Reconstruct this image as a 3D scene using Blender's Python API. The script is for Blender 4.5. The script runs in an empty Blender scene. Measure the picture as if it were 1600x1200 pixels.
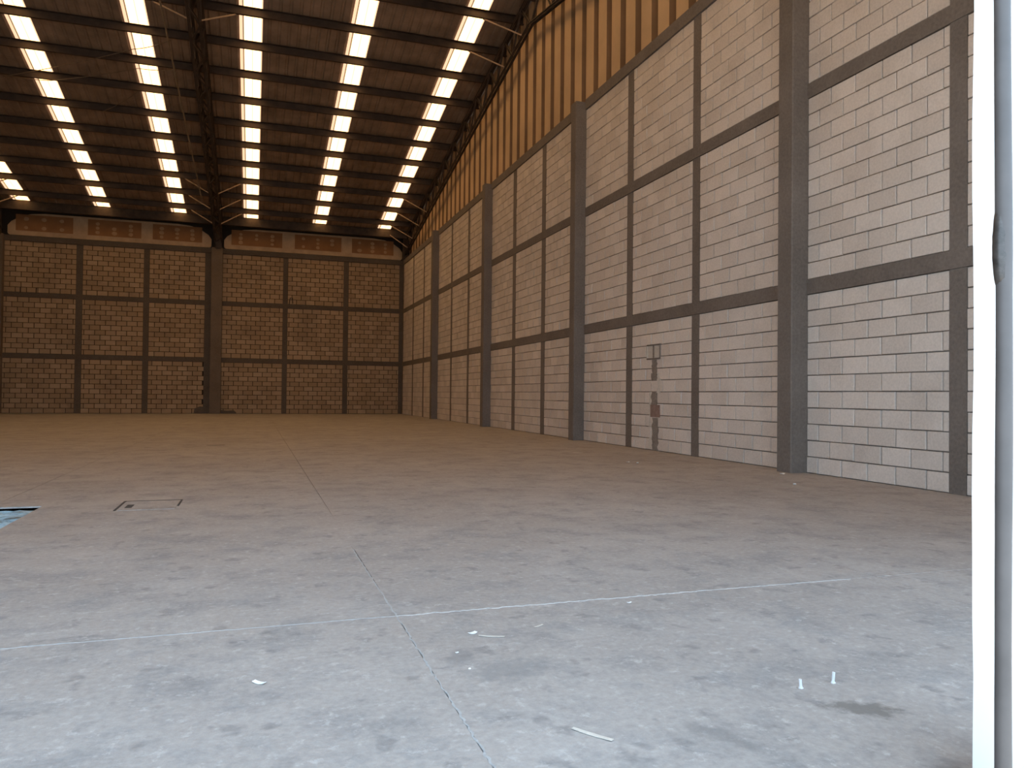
import bpy, math, random
from mathutils import Matrix, Vector
random.seed(7)
S = bpy.context.scene
COL = S.collection

# ------------------------------------------------------------------ camera
F_PX, YAW, PITCH, ROLL, CAM_H = 1197.14, 0.3251, 0.0144, 0.0102, 0.9215
def cam_axes():
    cy, sy, cp, sp = math.cos(YAW), math.sin(YAW), math.cos(PITCH), math.sin(PITCH)
    w = Vector((sy*cp, cy*cp, sp)); r = Vector((cy, -sy, 0)); u = r.cross(w)
    cr, sr = math.cos(ROLL), math.sin(ROLL)
    return cr*r + sr*u, -sr*r + cr*u, w
CR, CU, CW = cam_axes()
CPOS = Vector((0, 0, CAM_H))
cd = bpy.data.cameras.new('camera'); cam = bpy.data.objects.new('camera', cd); COL.objects.link(cam)
cd.sensor_fit = 'HORIZONTAL'; cd.sensor_width = 36; cd.lens = 36*F_PX/1600
cd.clip_start = 0.05; cd.clip_end = 500
M = Matrix((CR, CU, -CW)).transposed().to_4x4(); M.translation = CPOS
cam.matrix_world = M
S.camera = cam

# ------------------------------------------------------------------ sky, sun, exposure
SKY_STRENGTH = 4.9
SKYLIGHT_STRENGTH = 4.1
W = bpy.data.worlds.new('sky'); S.world = W; W.use_nodes = True
bg = W.node_tree.nodes['Background']
bg.inputs['Color'].default_value = (0.54, 0.76, 1.0, 1); bg.inputs['Strength'].default_value = SKY_STRENGTH
sd = bpy.data.lights.new('sun', 'SUN'); sun = bpy.data.objects.new('sun', sd); COL.objects.link(sun)
sd.energy = 38; sd.angle = math.radians(0.53); sd.color = (1.0, 0.95, 0.88)
sun.rotation_euler = Vector((0.55, 0.012, -0.83)).to_track_quat('-Z', 'Y').to_euler()
vs = S.view_settings
vs.view_transform = 'Standard'; vs.look = 'None'; vs.gamma = 1.0; vs.use_curve_mapping = False
vs.exposure = 0.0
S.cycles.max_bounces = 8; S.cycles.diffuse_bounces = 6

# ------------------------------------------------------------------ geometry constants
XW, D = 6.48, 35.1                  # inner faces of the right and the back wall
XL = -17.3                          # far side of the hall, out of view
YF0, YF1 = 1.20, 1.37               # front wall
YR = 18.15                          # ridge
SL, ZE = 0.18, 8.3                  # roof slope and height at y = 35.2
def roof(y): return ZE + SL*(35.2 - y) if y >= YR else ZE + SL*(35.2 - YR) - SL*(YR - y)
B = [(2.2, 2.38), (4.635, 4.812), (6.863, 7.071)]      # tie beams, bottom and top
PANELZ = [(0, 2.2, 11), (2.38, 4.635, 11), (4.812, 6.863, 10)]

# ------------------------------------------------------------------ materials
def new_mat(name):
    m = bpy.data.materials.new(name); m.use_nodes = True
    nt = m.node_tree; b = nt.nodes['Principled BSDF']
    return m, nt, b
def N(nt, t, **kw):
    n = nt.nodes.new(t)
    for k, v in kw.items(): setattr(n, k, v)
    return n
def noise(nt, vec, scale, detail=4, rough=.6):
    n = N(nt, 'ShaderNodeTexNoise'); n.inputs['Scale'].default_value = scale
    n.inputs['Detail'].default_value = detail; n.inputs['Roughness'].default_value = rough
    nt.links.new(vec, n.inputs['Vector']); return n.outputs['Fac']
def ramp(nt, fac, stops):
    r = N(nt, 'ShaderNodeValToRGB'); e = r.color_ramp.elements
    while len(e) < len(stops): e.new(0.5)
    for i, (p, c) in enumerate(stops):
        e[i].position = p; e[i].color = (*c, 1) if len(c) == 3 else c
    nt.links.new(fac, r.inputs['Fac']); return r.outputs['Color']
def mixc(nt, fac, a, b, mode='MIX'):
    m = N(nt, 'ShaderNodeMix', data_type='RGBA', blend_type=mode)
    for sock, v in ((m.inputs[0], fac), (m.inputs[6], a), (m.inputs[7], b)):
        if hasattr(v, 'is_linked') or hasattr(v, 'links'): nt.links.new(v, sock)
        elif isinstance(v, (int, float)): sock.default_value = v
        else: sock.default_value = (*v, 1)
    return m.outputs[2]
def maprange(nt, v, a, b, c, d):
    m = N(nt, 'ShaderNodeMapRange'); nt.links.new(v, m.inputs[0])
    for i, x in zip((1, 2, 3, 4), (a, b, c, d)): m.inputs[i].default_value = x
    return m.outputs[0]
def bump(nt, b, h, strength, dist=.01):
    n = N(nt, 'ShaderNodeBump'); n.inputs['Strength'].default_value = strength; n.inputs['Distance'].default_value = dist
    nt.links.new(h, n.inputs['Height']); nt.links.new(n.outputs[0], b.inputs['Normal'])
def pos(nt): return N(nt, 'ShaderNodeNewGeometry').outputs['Position']

def concrete(name, c0, c1, scale=1.6, rough=.9, fine=30, bst=.35):
    m, nt, b = new_mat(name); p = pos(nt)
    a = noise(nt, p, scale, 6, .65); f = noise(nt, p, fine, 3)
    col = ramp(nt, a, [(.3, c0), (.72, c1)])
    col = mixc(nt, .35, col, ramp(nt, f, [(.3, [x*.75 for x in c0]), (.7, [min(1, x*1.15) for x in c1])]))
    nt.links.new(col, b.inputs['Base Color']); b.inputs['Roughness'].default_value = rough
    bump(nt, b, f, bst); return m

def block_mat(name, per_object, c=((.60, .515, .44), (.67, .58, .50), (.74, .645, .56)), stain=(.44, .365, .30), amt=.5):
    m, nt, b = new_mat(name); p = pos(nt)
    if per_object: t = N(nt, 'ShaderNodeObjectInfo').outputs['Random']
    else:
        at = N(nt, 'ShaderNodeAttribute'); at.attribute_name = 'tint'; t = at.outputs['Fac']
    col = ramp(nt, t, [(0, c[0]), (.5, c[1]), (1, c[2])])
    st = noise(nt, p, 1.1, 5, .6)
    col = mixc(nt, maprange(nt, st, .50, .72, 0, amt), col, stain)
    f = noise(nt, p, 42, 3)
    col = mixc(nt, .22, col, ramp(nt, f, [(.3, [x*.6 for x in c[0]]), (.7, [min(1, x*1.1) for x in c[2]])]))
    nt.links.new(col, b.inputs['Base Color']); b.inputs['Roughness'].default_value = .95
    bump(nt, b, f, .4, .006); return m

def plain(name, c, rough=.7, metal=0.0, var=.25, scale=6):
    m, nt, b = new_mat(name); p = pos(nt)
    a = noise(nt, p, scale, 4)
    col = ramp(nt, a, [(.3, [x*(1-var) for x in c]), (.7, [min(1, x*(1+var)) for x in c])])
    nt.links.new(col, b.inputs['Base Color']); b.inputs['Roughness'].default_value = rough
    b.inputs['Metallic'].default_value = metal; return m

def emit(name, c, s):
    m, nt, b = new_mat(name)
    b.inputs['Base Color'].default_value = (.6, .5, .35, 1)
    b.inputs['Emission Color'].default_value = (*c, 1); b.inputs['Emission Strength'].default_value = s
    return m

MT = {}
MT['block'] = block_mat('block_face', True)
MT['block_s'] = block_mat('block_face_joined', False)
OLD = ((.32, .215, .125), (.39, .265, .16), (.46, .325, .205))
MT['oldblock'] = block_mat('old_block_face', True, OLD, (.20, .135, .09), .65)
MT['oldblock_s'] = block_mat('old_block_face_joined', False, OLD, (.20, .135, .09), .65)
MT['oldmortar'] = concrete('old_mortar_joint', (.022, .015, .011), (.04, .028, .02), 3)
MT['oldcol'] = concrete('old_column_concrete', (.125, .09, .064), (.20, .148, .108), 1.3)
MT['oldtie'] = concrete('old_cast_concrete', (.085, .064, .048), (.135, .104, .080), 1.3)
MT['mortar'] = concrete('mortar_joint', (.15, .125, .105), (.24, .205, .175), 3)
MT['tie'] = concrete('cast_concrete', (.13, .105, .086), (.21, .172, .143), 1.3)
MT['roof'] = plain('roof_steel', (.30, .205, .14), .75, 0, .3, 1.5)
MT['steel'] = plain('rusty_steel', (.055, .034, .022), .7, 0, .35, 5)
MT['purlin'] = plain('purlin_steel', (.055, .033, .022), .65, 0, .3, 4)
MT['brace'] = plain('brace_steel', (.30, .21, .15), .6, 0, .2, 5)
MT['clad'] = plain('tan_cladding', (.60, .41, .24), .7, 0, .15, .8)
MT['clad_groove_shade'] = plain('tan_cladding_shaded', (.24, .135, .065), .8, 0, .2, .8)  # shade in the grooves painted as a darker copy of the tan
MT['plaster'] = plain('joint_compound', (.46, .32, .20), .9, 0, .15, 3)
MT['board'] = plain('tan_board', (.27, .13, .055), .9, 0, .15, 2)
MT['dab'] = plain('filler_dab', (.42, .26, .14), .9, 0, .15, 3)
MT['white'] = plain('white_paint', (.82, .82, .80), .6, 0, .03, 3)
MT['frontwall'] = concrete('front_wall_render', (.28, .25, .22), (.36, .32, .29), 1)
MT['post'] = plain('galvanised_post', (.07, .064, .062), .6, 0, .15, 9)
MT['weld'] = plain('weld_lump', (.062, .055, .050), .35, .3, .4, 60)
MT['ground'] = concrete('outside_ground', (.20, .19, .175), (.27, .255, .235), .8)
MT['cable'] = plain('cable_sheath', (.20, .14, .09), .6)
MT['filler'] = concrete('joint_chips', (.40, .385, .365), (.62, .60, .57), 9, .9, 60)
MT['dullfiller'] = concrete('dull_joint_chips', (.33, .315, .30), (.43, .415, .395), 7, .9, 60)
MT['darkgap'] = plain('dark_gap', (.055, .048, .042), .95)
MT['redbrick'] = plain('red_brick', (.26, .17, .135), .95, 0, .2, 12)
MT['patch'] = concrete('mortar_patch', (.15, .12, .10), (.32, .27, .225), 6)
MT['lightpatch'] = concrete('light_mortar', (.52, .46, .39), (.62, .56, .48), 8)
MT['bolt'] = plain('zinc_bolt', (.75, .75, .74), .35, .3, .1, 20)
MT['paper'] = plain('paper_scrap', (.82, .81, .78), .8, 0, .05, 20)
MT['pane'] = emit('skylight_fibreglass', (1.0, .59, .24), SKYLIGHT_STRENGTH)
MT['lap'] = emit('skylight_lap', (1.0, .62, .38), SKYLIGHT_STRENGTH*.30)
MT['lapline'] = emit('skylight_seam', (.9, .55, .36), SKYLIGHT_STRENGTH*.06)

def floor_mat():
    m, nt, b = new_mat('floor_concrete'); p = pos(nt)
    big = noise(nt, p, .55, 5, .6); mid = noise(nt, p, 2.6, 6, .68); fine = noise(nt, p, 38, 4, .7)
    col = ramp(nt, big, [(.3, (.30, .285, .275)), (.7, (.40, .385, .37))])
    # scuffed dark patches
    col = mixc(nt, maprange(nt, mid, .50, .66, 0, .62), col, (.19, .19, .195))
    # dusty pale areas
    m2 = noise(nt, p, 1.7, 5, .6)
    col = mixc(nt, maprange(nt, m2, .52, .75, 0, .5), col, (.48, .47, .46))
    # broad damp-looking grey patches
    pt = noise(nt, p, 4.4, 6, .62)
    col = mixc(nt, maprange(nt, pt, .54, .62, 0, .42), col, (.235, .245, .255))
    # small dark spots
    sp = noise(nt, p, 7.0, 3, .55)
    col = mixc(nt, maprange(nt, sp, .60, .68, 0, .6), col, (.16, .16, .165))
    fl = noise(nt, p, 16, 5, .75)
    col = mixc(nt, maprange(nt, fl, .56, .66, 0, .55), col, (.56, .555, .55))
    col = mixc(nt, .22, col, ramp(nt, fine, [(.35, (.20, .195, .19)), (.65, (.52, .51, .50))]))
    # oily stain beside the bolts
    def blob(cx, cy, rx, ry, ang, amt, colr, prev):
        s = N(nt, 'ShaderNodeVectorMath', operation='SUBTRACT'); nt.links.new(p, s.inputs[0]); s.inputs[1].default_value = (cx, cy, 0)
        r = N(nt, 'ShaderNodeVectorRotate', rotation_type='Z_AXIS'); nt.links.new(s.outputs[0], r.inputs['Vector']); r.inputs['Angle'].default_value = -ang
        d = N(nt, 'ShaderNodeVectorMath', operation='DIVIDE'); nt.links.new(r.outputs[0], d.inputs[0]); d.inputs[1].default_value = (rx, ry, 1)
        l = N(nt, 'ShaderNodeVectorMath', operation='LENGTH'); nt.links.new(d.outputs[0], l.inputs[0])
        nz = noise(nt, p, 22, 4)
        ad = N(nt, 'ShaderNodeMath', operation='ADD'); nt.links.new(l.outputs['Value'], ad.inputs[0])
        nt.links.new(maprange(nt, nz, .3, .7, -.45, .45), ad.inputs[1])
        return mixc(nt, maprange(nt, ad.outputs[0], .55, 1.1, amt, 0), prev, colr)
    col = blob(1.735, 1.828, .115, .058, -.5, .8, (.16, .155, .145), col)
    col = blob(1.22, 1.80, .035, .16, .5, .5, (.19, .19, .19), col)
    col = blob(.83, 2.45, .17, .10, .2, .5, (.21, .215, .22), col)
    col = blob(.70, 2.62, .10, .05, .9, .5, (.20, .20, .205), col)
    col = mixc(nt, 1.0, col, (.96, .885, .825), 'MULTIPLY')
    nt.links.new(col, b.inputs['Base Color'])
    rr = maprange(nt, mid, .35, .7, .62, .85); nt.links.new(rr, b.inputs['Roughness'])
    h = N(nt, 'ShaderNodeMath', operation='ADD'); nt.links.new(fine, h.inputs[0])
    nt.links.new(mid, h.inputs[1]); bump(nt, b, h.outputs[0], .22, .01)
    return m
MT['floor'] = floor_mat()

def blue_mat():
    m, nt, b = new_mat('blue_sheet'); p = pos(nt)
    a = noise(nt, p, 9, 5, .7)
    col = ramp(nt, a, [(.36, (.05, .085, .10)), (.46, (.20, .36, .46)), (.62, (.33, .53, .64))])
    nt.links.new(col, b.inputs['Base Color']); b.inputs['Roughness'].default_value = .35
    return m
MT['blue'] = blue_mat()

# ------------------------------------------------------------------ mesh helpers
class MB:
    def __init__(s): s.v = []; s.f = []; s.mi = []; s.t = []
    def quadbox(s, P, mi=0, t=.5):
        o = len(s.v); s.v += P
        for q in ((0,3,2,1),(4,5,6,7),(0,1,5,4),(1,2,6,5),(2,3,7,6),(3,0,4,7)):
            s.f.append(tuple(o+i for i in q)); s.mi.append(mi); s.t.append(t)
    def box(s, x0, x1, y0, y1, z0, z1, mi=0, t=.5):
        s.quadbox([(x0,y0,z0),(x1,y0,z0),(x1,y1,z0),(x0,y1,z0),(x0,y0,z1),(x1,y0,z1),(x1,y1,z1),(x0,y1,z1)], mi, t)
    def bar(s, a, b, w, h, mi=0, up=(0,0,1)):
        a, b = Vector(a), Vector(b); d = (b-a).normalized(); up = Vector(up)
        if abs(d.dot(up)) > .98: up = Vector((0,1,0))
        r = d.cross(up).normalized(); u = r.cross(d)
        P = [tuple(c + r*(sx*w/2) + u*(sz*h/2)) for c in (a, b) for sx, sz in ((-1,-1),(1,-1),(1,1),(-1,1))]
        s.quadbox(P, mi)
    def angle(s, a, b, w, t=.008, flip=1, up=(0,0,1)):
        # an L section: two thin legs meeting along the line a-b
        a, b = Vector(a), Vector(b); d = (b-a).normalized(); up = Vector(up)
        if abs(d.dot(up)) > .98: up = Vector((0,1,0))
        r = d.cross(up).normalized(); u = r.cross(d)
        for (r0, r1, u0, u1) in ((-t/2, t/2, 0, w*flip), (0, w, -t/2, t/2)):
            P = [tuple(c + r*x + u*z) for c in (a, b) for x, z in ((r0,u0),(r1,u0),(r1,u1),(r0,u1))]
            s.quadbox(P)
    def tube(s, pts, r, n=8, mi=0, caps=True):
        pts = [Vector(p) for p in pts]; rs = r if isinstance(r, (list, tuple)) else [r]*len(pts)
        o = len(s.v)
        for i, p in enumerate(pts):
            d = (pts[min(i+1, len(pts)-1)] - pts[max(i-1, 0)]).normalized()
            up = Vector((0,0,1)) if abs(d.z) < .9 else Vector((0,1,0))
            a = d.cross(up).normalized(); b = a.cross(d)
            for k in range(n):
                an = 2*math.pi*k/n; s.v.append(tuple(p + (a*math.cos(an)+b*math.sin(an))*rs[i]))
        for i in range(len(pts)-1):
            for k in range(n):
                s.f.append((o+i*n+k, o+i*n+(k+1)%n, o+(i+1)*n+(k+1)%n, o+(i+1)*n+k)); s.mi.append(mi); s.t.append(.5)
        if caps:
            s.f.append(tuple(o+k for k in range(n))); s.mi.append(mi); s.t.append(.5)
            e = o+(len(pts)-1)*n; s.f.append(tuple(e+n-1-k for k in range(n))); s.mi.append(mi); s.t.append(.5)
    def poly(s, pts2, fn, d0, d1, mi=0):
        # extrude a 2-D outline; fn(a, b, depth) -> xyz
        n = len(pts2); o = len(s.v)
        s.v += [fn(a, b, d0) for a, b in pts2] + [fn(a, b, d1) for a, b in pts2]
        s.f.append(tuple(range(o, o+n))); s.f.append(tuple(range(o+2*n-1, o+n-1, -1))); s.mi += [mi, mi]; s.t += [.5, .5]
        for i in range(n):
            j = (i+1) % n; s.f.append((o+i, o+n+i, o+n+j, o+j)); s.mi.append(mi); s.t.append(.5)
    def mesh(s, name, mats):
        me = bpy.data.meshes.new(name); me.from_pydata(s.v, [], s.f)
        for m in (mats if isinstance(mats, list) else [mats]): me.materials.append(MT[m])
        me.polygons.foreach_set('material_index', s.mi)
        return me
    def build(s, name, mats, parent=None, tint=False, smooth=False):
        me = s.mesh(name, mats)
        if tint:
            at = me.attributes.new('tint', 'FLOAT', 'FACE'); at.data.foreach_set('value', s.t)
        if smooth: me.polygons.foreach_set('use_smooth', [True]*len(me.polygons))
        import bmesh
        bm = bmesh.new(); bm.from_mesh(me); bmesh.ops.recalc_face_normals(bm, faces=bm.faces); bm.to_mesh(me); bm.free()
        return link(name, me, parent)
def link(name, data, parent=None):
    o = bpy.data.objects.new(name, data); COL.objects.link(o)
    if parent is not None: o.parent = parent
    return o
def tag(o, label, cat, group=None, kind=None):
    o['label'] = label; o['category'] = cat
    if group: o['group'] = group
    if kind: o['kind'] = kind
    return o
def one(name, mat, box, parent=None):
    m = MB(); m.box(*box); return m.build(name, mat, parent)

def screen(P):
    d = Vector(P) - CPOS; z = d.dot(CW)
    if z < .1: return None
    return 800 + F_PX*d.dot(CR)/z, 600 - F_PX*d.dot(CU)/z

# unit block: front face at -depth, chamfered arris; local u along the wall, v up, w out of the wall
CH = .004
def unit_block_mesh(axis, mat='block'):
    m = MB()
    def P(u, v, w):
        return (-w, u, v) if axis == 'x' else (u, -w, v)
    c = .012; cz = .024
    pts = [(-.5,-.5,0),(.5,-.5,0),(.5,.5,0),(-.5,.5,0)]
    f1 = [(-.5,-.5,.8),(.5,-.5,.8),(.5,.5,.8),(-.5,.5,.8)]
    f2 = [(-.5+c,-.5+cz,1),(.5-c,-.5+cz,1),(.5-c,.5-cz,1),(-.5+c,.5-cz,1)]
    m.v = [P(*q) for q in pts+f1+f2]
    for a in (0, 4):
        for i in range(4):
            j = (i+1) % 4; m.f.append((a+i, a+j, a+4+j, a+4+i))
    m.f.append((8, 9, 10, 11)); m.mi = [0]*len(m.f); m.t = [.5]*len(m.f)
    me = m.mesh('block', mat)
    import bmesh
    bm = bmesh.new(); bm.from_mesh(me); bmesh.ops.recalc_face_normals(bm, faces=bm.faces); bm.to_mesh(me); bm.free()
    n = me.polygons[len(me.polygons)-1].normal
    want = Vector((-1,0,0)) if axis == 'x' else Vector((0,-1,0))
    if n.dot(want) < 0: me.flip_normals()
    return me

PITCH_B, JOINT = .393, .012
def lay_panel(a0, a1, z0, z1, n, anchor, out, JOINT=JOINT):
    ch = (z1-z0)/n
    for r in range(n):
        off = anchor if r % 2 == 0 else anchor + PITCH_B/2
        k = math.floor((a0-off)/PITCH_B); zc = z0 + (r+.5)*ch
        while True:
            s0 = max(a0, off + k*PITCH_B + JOINT/2 + .003); s1 = min(a1, off + (k+1)*PITCH_B - JOINT/2 - .003)
            k += 1
            if s0 >= a1 - .02: break
            if s1 - s0 < .03: continue
            if s0 - a0 < .05: s0 = a0
            if a1 - s1 < .05: s1 = a1
            out.append(((s0+s1)/2, zc + random.uniform(-.0015, .0015), s1-s0, ch-JOINT, .022 + random.uniform(-.004, .004)))
def place_blocks(blocks, parent, axis, base, xlimit, mat='block'):
    """the 300 that show largest become objects, the others one joined part"""
    sc = []
    for i, (a, z, l, h, d) in enumerate(blocks):
        def w(u, v): return (base, u, v) if axis == 'x' else (u, base, v)
        q = [screen(w(a-l/2, z-h/2)), screen(w(a+l/2, z-h/2)), screen(w(a+l/2, z+h/2)), screen(w(a-l/2, z+h/2))]
        area = 0
        if all(q):
            cx = sum(p[0] for p in q)/4; cy = sum(p[1] for p in q)/4
            if 0 < cx < xlimit and 0 < cy < 1200:
                area = abs(sum(q[j][0]*q[(j+1)%4][1]-q[(j+1)%4][0]*q[j][1] for j in range(4)))/2
        sc.append((area, i))
    sc.sort(reverse=True)
    chosen = {i for ar, i in sc[:300] if ar > 0}
    ub = unit_block_mesh(axis, mat); m = MB()
    ubq = [tuple(v.co) for v in ub.vertices]; ubf = [tuple(p.vertices) for p in ub.polygons]
    for i, (a, z, l, h, d) in enumerate(blocks):
        if axis == 'x': loc, scl = (base+.012, a, z), (d, l, h)
        else: loc, scl = (a, base+.012, z), (l, d, h)
        if i in chosen:
            o = link('block', ub, parent); o.location = loc; o.scale = scl
        else:
            o = len(m.v); t = random.random()
            m.v += [(loc[0]+x*scl[0], loc[1]+y*scl[1], loc[2]+zz*scl[2]) for x, y, zz in ubq]
            for f in ubf: m.f.append(tuple(o+j for j in f)); m.mi.append(0); m.t.append(t)
    me = m.mesh('block_courses', mat+'_s')
    at = me.attributes.new('tint', 'FLOAT', 'FACE'); at.data.foreach_set('value', m.t)
    st = link('block_courses', me, parent); st['kind'] = 'stuff'

# ================================================================== SETTING
# ---- floor: slabs with joints
PX0, PX1, PY0, PY1 = -2.75, -1.58, 4.9, 6.98         # sunken patch at the left
floor = MB()
for b in ((XL, PX0, YF0, D+.1), (PX1, XW+.1, YF0, D+.1), (PX0, PX1, YF0, PY0), (PX0, PX1, PY1, D+.1)):
    floor.box(b[0], b[1], b[2], b[3], -.5, -.012)
floor.box(PX0, PX1, PY0, PY1, -.5, -.13)
floor = floor.build('floor', 'darkgap')
tag(floor, 'bare grey concrete warehouse floor with scuffs, stains and slab joints', 'floor', kind='structure')
g = .0022
YJ = 3.175
xs = [XL, -14.55, -12.05, -9.53, -7.0, -4.47, -1.95, .575, 3.07, 5.6, XW+.08]
for a, b in zip(xs[:-1], xs[1:]):
    for y0, y1 in ((YF0, YJ), (YJ, D+.08)):
        x0, x1, yy0, yy1 = a+g, b-g, y0+g, y1-g
        out = [(x0, yy0), (x1, yy0), (x1, yy1), (x0, yy1)]
        if y1 > PY1 and abs(b+1.95) < .01: out = [(x0,yy0),(x1,yy0),(x1,PY0),(PX0,PY0),(PX0,PY1),(x1,PY1),(x1,yy1),(x0,yy1)]
        if y1 > PY1 and abs(a+1.95) < .01: out = [(x0,yy0),(x1,yy0),(x1,yy1),(x0,yy1),(x0,PY1),(PX1,PY1),(PX1,PY0),(x0,PY0)]
        m = MB(); m.poly(out, lambda p, q, d: (p, q, d), -.03, 0); m.build('slab', 'floor', floor)
# chipped pale filler in the near joints
def filler(p0, p1, n, wmin, wmax, jit, mat='filler'):
    m = MB(); P0, P1 = Vector(p0), Vector(p1); d = (P1-P0).normalized(); nn = Vector((-d.y, d.x, 0))
    L = []
    for i in range(n+1):
        c = P0.lerp(P1, i/n) + nn*random.uniform(-jit, jit); w = random.uniform(wmin, wmax)
        L.append((c-nn*w/2, c+nn*w/2))
    for i in range(n+1):
        for q in L[i]: m.v.append((q.x, q.y, .0012))
        for q in L[i]: m.v.append((q.x, q.y, -.02))
    for i in range(n):
        a = 4*i; b = a+4
        for f in ((a, b, b+1, a+1), (a, a+2, b+2, b), (a+1, b+1, b+3, a+3)): m.f.append(f); m.mi.append(0); m.t.append(.5)
    return m.build('joint_filler', mat, floor)
filler((.575, YJ, 0), (2.0, YJ-.003, 0), 90, .004, .013, .007)
filler((2.0, YJ, 0), (2.9, YJ-.012, 0), 50, .0015, .0055, .004)
filler((.575, 1.4, 0), (.575, YJ, 0), 80, .003, .009, .005, 'dullfiller')
filler((.575, YJ, 0), (.568, 4.6, 0), 40, .004, .009, .004, 'dullfiller')
filler((.575, 4.6, 0), (.56, 9.4, 0), 40, .008, .010, .001, 'floor')
filler((3.07, YJ, 0), (3.07, 7.8, 0), 40, .008, .010, .001, 'floor')
filler((3.07, 1.4, 0), (3.07, YJ, 0), 40, .008, .010, .001, 'floor')
filler((-2.0, YJ, 0), (.575, YJ, 0), 90, .003, .007, .004, 'dullfiller')
filler((2.9, YJ-.004, 0), (XW, YJ, 0), 60, .008, .010, .001, 'floor')

# ---- right wall
wr = MB()
wr.box(XW+.012, XW+.15, YF1, D+.15, -.1, 7.071)
wr = wr.build('wall_right', 'mortar')
tag(wr, 'long right wall of pale concrete blocks with grey columns, tie beams and tan gable cladding', 'wall', kind='structure')
PR = .245
colY = [(1.1, 1.37), (7.795, 8.07), (14.535, 14.80), (21.13, 21.40), (27.86, 28.13)]
for y0, y1 in colY[1:]:
    m = MB(); c = .012
    m.poly([(y0, XW+.1), (y0, XW-PR+c), (y0+c, XW-PR), (y1-c, XW-PR), (y1, XW-PR+c), (y1, XW+.1)], lambda a, b, d: (b, a, d), 0, 7.02)
    m.build('column', 'tie', wr)
tiesY = [(3.35, 3.55), (5.56, 5.755), (10.225, 10.43), (12.42, 12.645), (16.82, 17.07), (18.97, 19.22), (23.53, 23.75), (25.75, 25.95), (30.33, 30.55), (32.5, 32.72), (34.86, 35.1)]
for y0, y1 in tiesY: one('tie_column', 'tie', (XW-.012, XW+.05, y0, y1, 0, 6.9), wr)
segs = sorted(colY) + [(D, D+.1)]
for i in range(len(segs)-1):
    y0, y1 = segs[i][1], segs[i+1][0]
    for k, (z0, z1) in enumerate(B):
        one('tie_beam', 'tie', (XW-(.022 if k < 2 else .035), XW+.06, y0, y1, z0, z1), wr)
edges = sorted([e for p in colY+tiesY for e in p])
blocks = []
sup = sorted(colY + tiesY)
for (a, b) in zip(sup[:-1], sup[1:]):
    y0, y1 = a[1]+.006, b[0]-.006
    for pi, (z0, z1, n) in enumerate(PANELZ):
        # near panel: joints measured from the photograph
        an = 7.60 if abs(y1-7.79) < .05 else random.uniform(0, .39)
        if pi == 1: an += PITCH_B/2
        lay_panel(y0, y1, z0+.004, z1-.004, n, an, blocks)
place_blocks(blocks, wr, 'x', XW, 1520)
# recessed box, patched chase below it
def wall_strip(name, mat, y0, y1, z0, z1, proud, n=7, jit=.02):
    L = [(y0+random.uniform(-jit, jit), z0+(z1-z0)*i/n) for i in range(n+1)]
    R = [(y1+random.uniform(-jit, jit), z0+(z1-z0)*i/n) for i in range(n+1)]
    m = MB()
    for i in range(n):
        m.quadbox([(XW+.02, L[i][0], L[i][1]), (XW+.02, R[i][0], R[i][1]), (XW-proud, R[i][0], R[i][1]), (XW-proud, L[i][0], L[i][1]),
                   (XW+.02, L[i+1][0], L[i+1][1]), (XW+.02, R[i+1][0], R[i+1][1]), (XW-proud, R[i+1][0], R[i+1][1]), (XW-proud, L[i+1][0], L[i+1][1])])
    return m.build(name, mat, wr)
wall_strip('mortar_patch', 'patch', 11.50, 11.68, 1.30, 1.55, .014)
wall_strip('mortar_patch', 'lightpatch', 11.40, 11.50, .98, 1.32, .015, 6, .03)
wall_strip('mortar_patch', 'patch', 11.50, 11.70, .78, 1.32, .013, 8, .025)
wall_strip('mortar_patch', 'lightpatch', 11.71, 11.77, .40, 1.0, .015, 7, .02)
wall_strip('red_brick', 'redbrick', 11.40, 11.72, .57, .78, .018, 1, .004)
wall_strip('mortar_patch', 'patch', 11.46, 11.66, 0.0, .56, .014, 8, .03)
wall_strip('mortar_patch', 'lightpatch', 11.68, 11.78, .02, .22, .016, 4, .03)
# gable cladding: one ribbed sheet per rib
XC = XW+.29
y = YF0+.2; pit = .628; i = 0
y = 17.99*1.035 - pit*27
cy = []
while y < D+.3:
    cy.append(y); y += pit
for y0 in cy:
    y1 = y0+pit; gw, gd = .235, .12
    if y1 < YF0: continue
    y0c = max(y0, YF0)
    m = MB(); prof = [(y0c, 0), (y1-gw, 0), (y1-gw+.02, gd), (y1-.02, gd), (y1, 0)]
    if y0c > y1-gw: continue
    for (yy, dx) in prof: m.v += [(XC+dx, yy, 6.9), (XC+dx, yy, roof(yy)+.03)]
    for k in range(len(prof)-1):
        m.f.append((2*k, 2*k+2, 2*k+3, 2*k+1)); m.mi.append(0 if k == 0 else 1); m.t.append(.5)
    if y0c < YR < y1-gw:
        m.v[3] = (m.v[3][0], m.v[3][1], roof(YR)); m.v[1] = (m.v[1][0], m.v[1][1], roof(YR))
    m.build('cladding_sheet', ['clad', 'clad_groove_shade'], wr)
one('girt', 'steel', (XC-.06, XC, YF0, D, 6.98, 7.06), wr)
one('wall_ledge', 'tie', (XW+.02, XC+.1, YF1, D, 6.80, 7.05), wr)

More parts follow.
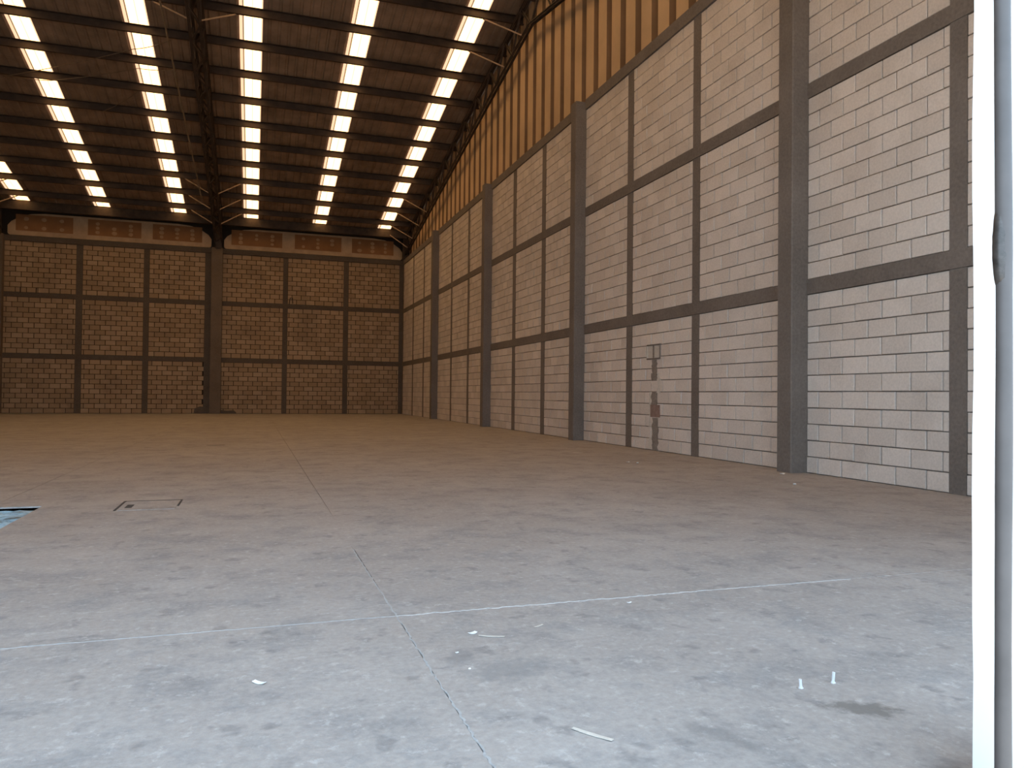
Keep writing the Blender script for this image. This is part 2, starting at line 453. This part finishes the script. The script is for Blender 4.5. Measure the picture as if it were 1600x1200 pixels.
# ---- back wall
wb = MB(); wb.box(XL, XW+.1, D+.012, D+.15, -.1, 7.071); wb.box(XL, XC+.1, D+.16, D+.2, 6.9, 8.45)
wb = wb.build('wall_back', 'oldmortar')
tag(wb, 'back wall of concrete blocks in dark grid of concrete ties, plasterboard strip above', 'wall', kind='structure')
bcols = [(-17.3, -17.0), (-9.87, -9.43), (-1.775, -1.337)]
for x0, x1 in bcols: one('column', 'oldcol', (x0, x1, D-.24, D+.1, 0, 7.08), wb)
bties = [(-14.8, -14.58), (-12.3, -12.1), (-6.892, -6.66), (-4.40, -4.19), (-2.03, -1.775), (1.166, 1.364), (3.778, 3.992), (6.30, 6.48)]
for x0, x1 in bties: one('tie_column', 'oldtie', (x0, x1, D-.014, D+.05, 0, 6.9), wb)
allb = sorted(bcols + bties); bl2 = []
for a, b in zip(allb[:-1], allb[1:]):
    if b[0]-a[1] < .1: continue
    for z0, z1, n in PANELZ: lay_panel(a[1]+.006, b[0]-.006, z0+.004, z1-.004, n, random.uniform(0, .39), bl2, .018)
bx = sorted(bcols) + [(XW, XW)]
for a, b in zip(bx[:-1], bx[1:]):
    for k, (z0, z1) in enumerate(B):
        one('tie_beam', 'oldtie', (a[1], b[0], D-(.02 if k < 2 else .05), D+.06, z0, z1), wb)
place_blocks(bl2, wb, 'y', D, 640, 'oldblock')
# rough plinth at the foot of the middle column
m = MB(); m.poly([(-2.4, 0), (-2.36, .22), (-2.15, .3), (-1.9, .27), (-1.78, .34), (-1.78, 0)], lambda a, b, d: (a, d, b), D-.08, D+.02); m.build('mortar_patch', 'oldtie', wb)
m = MB(); m.poly([(-1.34, 0), (-1.34, .16), (-1.1, .12), (-.8, .14), (-.7, .05), (-.7, 0)], lambda a, b, d: (a, d, b), D-.06, D+.02); m.build('mortar_patch', 'oldtie', wb)
# plasterboard strip between block wall and eaves
def fascia(x0, x1, boards):
    z0, z1 = 7.085, 8.0
    def arc(cx, cz, r, a0, a1, n=5): return [(cx+r*math.cos(math.radians(a0+(a1-a0)*i/n)), cz+r*math.sin(math.radians(a0+(a1-a0)*i/n))) for i in range(n+1)]
    o = arc(x0+.1, z0+.1, .1, 180, 270) + arc(x1-.1, z0+.1, .1, 270, 360)
    o += [(x1, 7.45), (x1-.12, 7.62), (x1-.45, 7.84), (x1-.8, 7.95), (x1-1.3, z1), (x0+1.3, z1), (x0+.8, 7.95), (x0+.45, 7.84), (x0+.12, 7.62), (x0, 7.45)]
    m = MB(); m.poly(o, lambda a, b, d: (a, d, b), D-.03, D+.06)
    f = m.build('plasterboard_strip', 'plaster', wb)
    for (a, b) in boards:
        m = MB(); m.box(a, b, D-.033, D-.02, 7.27, 7.92); bd = m.build('bare_board', 'board', f)
        for k in range(3):
            cx = a + (b-a)*(.18+.31*k)
            for zz in (7.40, 7.58, 7.75):
                if random.random() < .12: continue
                m = MB(); r = random.uniform(.065, .10)
                m.poly([(cx+r*math.cos(t*math.pi/5)*random.uniform(.8, 1.15), zz+r*.85*math.sin(t*math.pi/5)) for t in range(10)], lambda p, q, d: (p, d, q), D-.0355, D-.03)
                m.build('filler_dab', 'dab', f)
fascia(-9.33, -1.80, [(-9.05, -7.03), (-6.5, -4.52), (-4.09, -2.17)])
fascia(-1.29, 6.40, [(-1.0, 1.1), (1.63, 3.65), (4.12, 6.0)])
# stub of rebar on beams
for x in (-8.85, -8.3): 
    m = MB(); m.tube([(x, D-.03, 4.8), (x+.01, D-.04, 5.02)], .02, 6); m.build('rebar_stub', 'steel', wb)
m = MB(); m.tube([(1.42, D-.03, 4.8), (1.47, D-.05, 5.1), (1.56, D-.05, 5.1), (1.58, D-.03, 4.85)], .018, 6); m.build('rebar_stub', 'steel', wb)

# ---- left wall, front wall (out of view), door jamb, ground
m = MB(); m.box(XL-.15, XL, YF0, D+.15, -.1, roof(D))
m.poly([(YF0-.2, roof(YF0)-.6), (D+.3, roof(D)-.6), (D+.3, roof(D+.3)+.02), (YR, roof(YR)+.03), (YF0-.2, roof(YF0-.2)+.02)], lambda a, b, d: (d, a, b), XL-.15, XL)
wl = m.build('wall_left', 'tie'); tag(wl, 'plain concrete side wall of the hall, outside the picture', 'wall', kind='structure')
DX0, DX1, DH = -7.0, 1.6125, 5.4  # entrance left of the jamb, widened to let in more light
MX1, DX2 = 1.95, 4.3               # pier, then right end of a made-up second opening, added to light the right side
m = MB()
m.box(XL, DX0, YF0, YF1, -.5, roof(YF0)+.1); m.box(DX1+.05, MX1, YF0, YF1, -.5, DH); m.box(DX2, XC+.1, YF0, YF1, -.5, roof(YF0)+.1); m.box(DX0, DX2, YF0, YF1, DH, roof(YF0)+.1); m.box(XL-.15, XC+.3, YF0, YF0+.05, roof(YF0)-.3, roof(YF0)+.12)
wf = m.build('wall_front', 'frontwall'); tag(wf, 'unseen front wall behind the jamb, entrance widened and second opening added for light', 'wall', kind='structure')
jb = MB(); n = 40                       # jamb edge is slightly uneven
rows = []
for i in range(n+1):
    z = -.3 + (DH+.3)*i/n; e = .0025*math.sin(z*7.3) + random.uniform(-.0012, .0012)
    rows.append((z, DX1+e))
for i in range(n):
    (z0, a), (z1, b) = rows[i], rows[i+1]
    jb.quadbox([(a, YF0-.02, z0), (DX1+.07, YF0-.02, z0), (DX1+.07, YF1, z0), (a, YF1, z0), (b, YF0-.02, z1), (DX1+.07, YF0-.02, z1), (DX1+.07, YF1, z1), (b, YF1, z1)])
jb = jb.build('trim_1', 'white'); tag(jb, 'sunlit white door jamb along the right edge of the picture', 'door jamb', kind='structure')
m = MB(); m.box(-60, 60, -60, YF0, -.62, -.5); gr = m.build('ground', 'ground'); tag(gr, 'sunlit concrete apron outside the entrance, behind the viewer', 'ground', kind='structure')

# ---- roof
ce = link('ceiling', None); tag(ce, 'dark corrugated pitched roof with rows of bright skylight strips over steel purlins', 'ceiling', kind='structure')
EY0, EY1 = .9, 35.5
strips = [-.47 + 2.85*k for k in range(-3, 3)]; SWD = .53
def ribprofile(x0, x1, n):
    p = (x1-x0)/n; out = []
    for k in range(n):
        a = x0+k*p; out += [(a, 0), (a+p*.62, 0), (a+p*.72, .035), (a+p*.90, .035)]
    return out + [(x1, 0)]
def sheet(x0, x1, ya, yb, n, parent=ce):
    m = MB(); pr = ribprofile(x0, x1, n)
    for x, h in pr: m.v += [(x, ya, roof(ya)+h), (x, yb, roof(yb)+h)]
    for k in range(len(pr)-1): m.f.append((2*k, 2*k+2, 2*k+3, 2*k+1)); m.mi.append(0); m.t.append(.5)
    me = m.mesh('roof_sheet', 'roof'); return link('roof_sheet', me, parent)
gaps = []; last = XL-.3
for s in strips: gaps.append((last, s)); last = s+SWD
gaps.append((last, XC+.25))
for a, b in gaps:
    k = max(1, round((b-a)/.78)); w = (b-a)/k
    for i in range(k):
        sheet(a+i*w, a+(i+1)*w, YR, EY1, 3); sheet(a+i*w, a+(i+1)*w, EY0, YR, 3)
PUR = [33.67 - 1.424*k for k in range(0, 11)] + [18.45]
PUR = [p for p in PUR if p > YR+.2]
PURF = [2*YR-p for p in PUR]
def pane(x0, ya, yb):
    m = MB()
    cols = [(-.03, .05, 1, .0), (.05, .085, 2, .0), (.085, .30, 0, 0), (.30, .308, 2, 0), (.308, SWD, 0, 0), (SWD, SWD+.03, 1, 0)]
    for (a, b, mi, h) in cols:
        o = len(m.v)
        m.v += [(x0+a, ya, roof(ya)-.002), (x0+b, ya, roof(ya)-.002), (x0+b, yb, roof(yb)-.002), (x0+a, yb, roof(yb)-.002)]
        m.f.append((o+3, o+2, o+1, o)); m.mi.append(mi); m.t.append(.5)
    return link('skylight_pane', m.mesh('skylight_pane', ['pane', 'lap', 'lapline']), ce)
SE = 34.62
cuts = [SE] + PUR + [YR+.12]
for s in strips:
    for a, b in zip(cuts[1:], cuts[:-1]): pane(s, a - (.03 if a == cuts[-1] else 0), b + (.03 if b == SE else 0))
    pane(s, 2*YR-SE-.03, YR-.09)
    sheet(s, s+SWD, SE, EY1, 2); sheet(s, s+SWD, EY0, 2*YR-SE, 2); sheet(s, s+SWD, YR-.12, YR, 2); sheet(s, s+SWD, YR, YR+.12, 2)
m = MB(); m.poly([(YR-.4, roof(YR-.4)+.06), (YR, roof(YR)+.06), (YR+.4, roof(YR+.4)+.06), (YR+.4, roof(YR+.4)+.08), (YR, roof(YR)+.09), (YR-.4, roof(YR-.4)+.08)], lambda a, b, d: (d, a, b), XL-.3, XC+.3); m.build('ridge_cap', 'roof', ce)
def purlin(yc):
    # C channel, web leaning with the roof
    m = MB(); zt = roof(yc)-.004; h, fl, t = .235, .07, .006
    s = 1 if yc > YR else -1
    m.box(XL, XC-.01, yc-t/2, yc+t/2, zt-h, zt)
    m.box(XL, XC-.01, yc-fl*(s > 0), yc+fl*(s < 0), zt-h, zt-h+t); m.box(XL, XC-.01, yc-fl*(s > 0), yc+fl*(s < 0), zt-t-.012, zt-.012)
    yl = yc-fl*s
    m.box(XL, XC-.01, yl-t/2, yl+t/2, zt-h, zt-h+.02)
    return m.build('purlin', 'purlin', ce)
for yc in PUR+PURF: purlin(yc)
for s in (1, -1):
    yy = lambda v: v if s > 0 else 2*YR-v
    m = MB(); a, b = sorted((yy(34.66), yy(34.80))); m.box(XL, XC-.02, a, b, roof(34.7)-.36, roof(34.7)-.02)
    m.box(XL, XC-.02, min(yy(34.6), yy(34.8)), max(yy(34.6), yy(34.8)), roof(34.7)-.37, roof(34.7)-.355); m.build('eave_beam', 'steel', ce)

# ---- trusses
DT, DB = .25, 1.05
def truss(X, label, braces, hw=.045):
    t = link('roof_truss', None); t.location = (X, D, 7.08)
    tag(t, label, 'truss', 'lattice steel roof trusses')
    L = lambda p: (p[0]-X, p[1]-D, p[2]-7.08)
    def part(name, fn, mat='steel'):
        m = MB(); fn(m); m.v = [L(v) for v in m.v]; return m.build(name, mat, t)
    Y0, Y1 = 2*YR-34.95, 34.95
    for half in ((Y1, YR), (Y0, YR)):
        a, b = half
        for nm, dz, fl in (('top_chord', DT, -1), ('bottom_chord', DB, 1)):
            if nm == 'bottom_chord': b2 = YR
            part(nm, lambda m: [m.bar((X+sx*hw, a, roof(a)-dz), (X+sx*hw, b, roof(b)-dz), .012 if k else .075, .085 if k else .012) for sx in (-1, 1) for k in (0, 1)])
        n = 12; st = (b-a)/n
        for i in range(n):
            ya, ym, yb = a+st*i, a+st*(i+.5), a+st*(i+1)
            for sx in ((0,) if hw < .1 else (-hw, hw)):
                part('web', lambda m: m.angle((X+sx, ya, roof(ya)-DB), (X+sx, ym, roof(ym)-DT), .05))
                part('web', lambda m: m.angle((X+sx, ym, roof(ym)-DT), (X+sx, yb, roof(yb)-DB), .05))
            if hw > .1:
                part('lacing', lambda m: m.bar((X-hw, ya, roof(ya)-DB), (X+hw, ym, roof(ym)-DB), .05, .01))
                part('lacing', lambda m: m.bar((X+hw, ym, roof(ym)-DB), (X-hw, yb, roof(yb)-DB), .05, .01))
                part('lacing', lambda m: m.bar((X-hw, ya, roof(ya)-DT), (X+hw, ym, roof(ym)-DT), .05, .01))
                part('lacing', lambda m: m.bar((X+hw, ym, roof(ym)-DT), (X-hw, yb, roof(yb)-DT), .05, .01))
    part('end_post', lambda m: m.box(X-.12, X+.12, 34.78, 34.98, 7.05, roof(34.9)-.1))
    part('end_post', lambda m: m.box(X-.12, X+.12, 2*YR-34.98, 2*YR-34.78, 7.05, roof(34.9)-.1))
    for yp, dx, yo in braces:
        part('knee_brace', lambda m: m.bar((X+dx, yp, roof(yp)-.235), (X+(hw if dx > 0 else -hw), yp+yo, roof(yp+yo)-DB), .035, .035), 'brace')
    return t
br = [0, 1, 2, 9, 10]
truss(6.52, 'lattice truss running up along the tan gable cladding of the right wall', [(34.7, -.78, -.7)] + [(PUR[i], -.88, -.8) for i in br])
truss(-1.50, 'dark lattice truss rising from the middle column of the back wall', [(PUR[i], -1.03, -.8) for i in (0, 1, 2, 9)] + [(PUR[i], .93, -.8) for i in (0, 1, 2, 9)], .13)
truss(-9.62, 'lattice truss over the column at the left edge of the picture', [(PUR[i], -.95, -.8) for i in (0, 1, 2)] + [(PUR[i], .98, -.8) for i in (0, 1, 2)], .13)

# ================================================================== THINGS
def cable(pts, sag, label, r=.009):
    P = []
    for a, b in zip(pts[:-1], pts[1:]):
        a, b = Vector(a), Vector(b)
        for i in range(9):
            q = i/8; c = a.lerp(b, q); c.z -= sag*4*q*(1-q); P.append(c)
    m = MB(); m.tube(P, r, 6); o = m.build('cable', 'cable'); tag(o, label, 'cable', 'loose cables under the roof'); return o
cable([(-6.9, PUR[6]+.1, roof(PUR[6])-.26), (-3.2, 22.6, 10.08), (-2.2, 22.29, roof(22.29)-.26)], .05, 'thin cable strung under the roof, topmost of those left of the middle truss')
cable([(-6.94, PUR[6], roof(PUR[6])-.26), (-5.58, 24.72, 9.72), (-3.2, 23.56, 9.95), (-2.21, PUR[7]+.02, roof(PUR[7])-.26)], .03, 'thin cable sagging between two left skylight strips and the middle truss')
cable([(-4.6, PUR[5], roof(PUR[5])-.26), (-3.4, PUR[6], roof(PUR[6])-.26)], .06, 'short cable slung between purlins beside the second skylight strip')
m = MB(); m.tube([(-2.23, 19.74, 10.15), (-2.12, 24.4, 9.32), (-1.95, 30.9, 8.16)], .022, 6)
m2 = m.build('conduit', 'cable'); tag(m2, 'thin conduit hanging along the left side of the middle truss', 'conduit')

# recessed box on the right wall
rb = link('wall_box', None); rb.location = (XW, 11.61, 1.56); tag(rb, 'square open wall box above the patched chase on right wall', 'wall box')
def rpart(name, mat, y0, y1, z0, z1, x0, x1):
    m = MB(); m.box(x0-XW, x1-XW, y0-11.61, y1-11.61, z0-1.56, z1-1.56); return m.build(name, mat, rb)
rpart('back_plate', 'lightpatch', 11.40, 11.83, 1.565, 1.80, XW-.015, XW+.004)
rpart('frame_rail', 'tie', 11.385, 11.845, 1.555, 1.578, XW-.03, XW+.004)
rpart('frame_rail', 'tie', 11.385, 11.845, 1.79, 1.812, XW-.03, XW+.004)
rpart('frame_stile', 'patch', 11.385, 11.41, 1.578, 1.79, XW-.03, XW+.004)
rpart('frame_stile', 'lightpatch', 11.82, 11.845, 1.578, 1.79, XW-.03, XW+.004)
rpart('divider', 'patch', 11.60, 11.65, 1.578, 1.79, XW-.02, XW+.002)

# steel post in front of the jamb
PYc = 1.14
PXc = PYc*1.2485
sp = link('steel_post', None); sp.location = (PXc, PYc, -.5); tag(sp, 'slim grey steel post standing before the white door jamb', 'post')
m = MB(); P = []; R = []
for i in range(61):
    z = 4.9*i/60; P.append((.0012*math.sin(z*5)+(z-1.4)*-.0025, .001*math.sin(z*3.1), z)); R.append(.0150 + .0004*math.sin(z*11) + random.uniform(-.0002, .0002))
m.tube(P, R, 16); m.build('shaft', 'post', sp, smooth=True)
m = MB(); P = []; R = []
for i in range(15):
    q = i/14; z = 1.655+.15*q
    w = math.sin(math.pi*q)**.7 if 0 < q < 1 else 0
    P.append((-.0032*w, .002*w, z)); R.append(.0140 + .0022*w*(1.15-q*.4) + random.uniform(-.0004, .0004)*w)
m.tube(P, R, 14); m.build('weld_lump', 'weld', sp, smooth=True)

# manhole outline
mh = link('manhole_cover', None); mh.location = (-.785, 6.82, 0); tag(mh, 'rectangular manhole cover flush with the floor at left, dark edged', 'manhole cover')
def mpart(name, mat, x0, x1, y0, y1, h):
    m = MB(); m.box(x0+.785, x1+.785, y0-6.82, y1-6.82, .0004, h); return m.build(name, mat, mh)
mpart('cover_plate', 'floor', -.985, -.575, 6.56, 7.07, .003)
mpart('frame_bar', 'darkgap', -1.01, -.995, 6.56, 7.09, .004)
mpart('frame_bar', 'darkgap', -1.005, -.56, 7.075, 7.10, .004)
mpart('frame_bar', 'darkgap', -.57, -.558, 6.72, 7.09, .004)
mpart('lifting_slot', 'darkgap', -.95, -.90, 6.68, 6.86, .0045)

# blue patch in the sunken floor area
m = MB(); nx, ny = 26, 40
for j in range(ny+1):
    for i in range(nx+1):
        x = PX0+.02+(PX1-PX0-.04)*i/nx; y = PY0+.02+(PY1-PY0-.04)*j/ny
        m.v.append((x, y, -.026 + .012*math.sin(x*19+2*math.sin(y*7))*math.sin(y*13+x*5) + random.uniform(-.006, .006)))
for j in range(ny):
    for i in range(nx):
        a = j*(nx+1)+i; m.f.append((a, a+1, a+nx+2, a+nx+1)); m.mi.append(0); m.t.append(.5)
bs = m.build('blue_sheet', 'blue'); tag(bs, 'pale blue stained sheet lying in the sunken floor patch at left edge', 'sheet')

# anchor bolts
def bolt(x, y, h, lean, label):
    t = link('anchor_bolt', None); t.location = (x, y, 0); tag(t, label, 'bolt', 'anchor bolts standing in the floor')
    m = MB(); m.tube([(0, 0, 0), (lean*.5, 0, h*.5), (lean, 0, h)], .0048, 8); m.build('rod', 'bolt', t)
    m = MB(); m.tube([(0, 0, .0005), (0, 0, .005)], .0068, 6); m.build('nut', 'bolt', t)
    m = MB(); m.tube([(0, 0, .0002), (0, 0, .0012)], .009, 12); m.build('washer', 'bolt', t)
bolt(1.661, 2.024, .028, -.002, 'shorter white anchor bolt sticking up from the floor, left of the pair')
bolt(1.792, 2.030, .034, .003, 'taller white anchor bolt sticking up from the floor, right of the pair')

# litter on the floor
def scrap(x, y, l, w, ang, label, curl=.004, mat='paper'):
    m = MB(); n = 5; ca, sa = math.cos(ang), math.sin(ang)
    for i in range(n+1):
        q = i/n - .5
        for s in (-.5, .5):
            a, b = q*l, s*w*(1-.5*abs(q)*random.uniform(.6, 1.4)); z = .0015 + curl*(4*q*q)
            for dz in (0, .0012): m.v.append((a*ca-b*sa, a*sa+b*ca, z+dz))
    for i in range(n):
        a = 4*i; b = a+4
        for f in ((a, b, b+2, a+2), (a+1, a+3, b+3, b+1), (a, a+1, b+1, b), (a+2, b+2, b+3, a+3)): m.f.append(f); m.mi.append(0); m.t.append(.5)
    for f in ((0, 2, 3, 1), (4*n, 4*n+1, 4*n+3, 4*n+2)): m.f.append(f); m.mi.append(0); m.t.append(.5)
    o = m.build('paper_scrap', mat); o.location = (x, y, 0); tag(o, label, 'scrap', 'white scraps littering the floor'); return o
scrap(.813, 2.859, .034, .022, .35, 'small bright white scrap on the floor right of the crossing joints', .003)
scrap(.872, 2.80, .10, .012, -.45, 'thin curved white sliver beside the bright scrap near the crossing joints', .002, 'lightpatch')
scrap(.885, 1.912, .125, .016, -.95, 'long white sliver of wood on the floor at bottom centre', .002, 'lightpatch')
scrap(.03, 2.565, .045, .02, -.7, 'pale torn scrap alone on the floor at lower left', .004)
scrap(1.09, 2.87, .05, .01, .5, 'thin pale sliver on the floor below the white crack', .002, 'lightpatch')
scrap(.70, 2.66, .012, .009, .3, 'tiny white crumb on the dark scuff below the bright scrap', .001)
scrap(.70, 2.49, .010, .009, 1.3, 'tiny white crumb nearest the long joint, below the dark scuff', .001)
scrap(1.60, 3.08, .022, .010, .1, 'small white chip just under the right end of white crack', .002)
scrap(4.98, 11.4, .16, .03, -.5, 'white strip on the floor near the third column from the back', .004)
scrap(4.95, 9.6, .05, .04, .5, 'white crumb of mortar on the floor before the wall box', .01)
scrap(5.02, 9.45, .05, .035, 1.1, 'second white crumb beside the one before the wall box', .01)
scrap(6.05, 7.72, .06, .05, .2, 'white mortar crumb at the foot of the nearest column', .012)
scrap(5.45, 6.75, .045, .035, .9, 'white crumb on the floor in front of the nearest block panel', .01)
scrap(-.607, 14.18, .30, .05, .05, 'dark flat bit lying far out on the left floor', .004, 'darkgap')
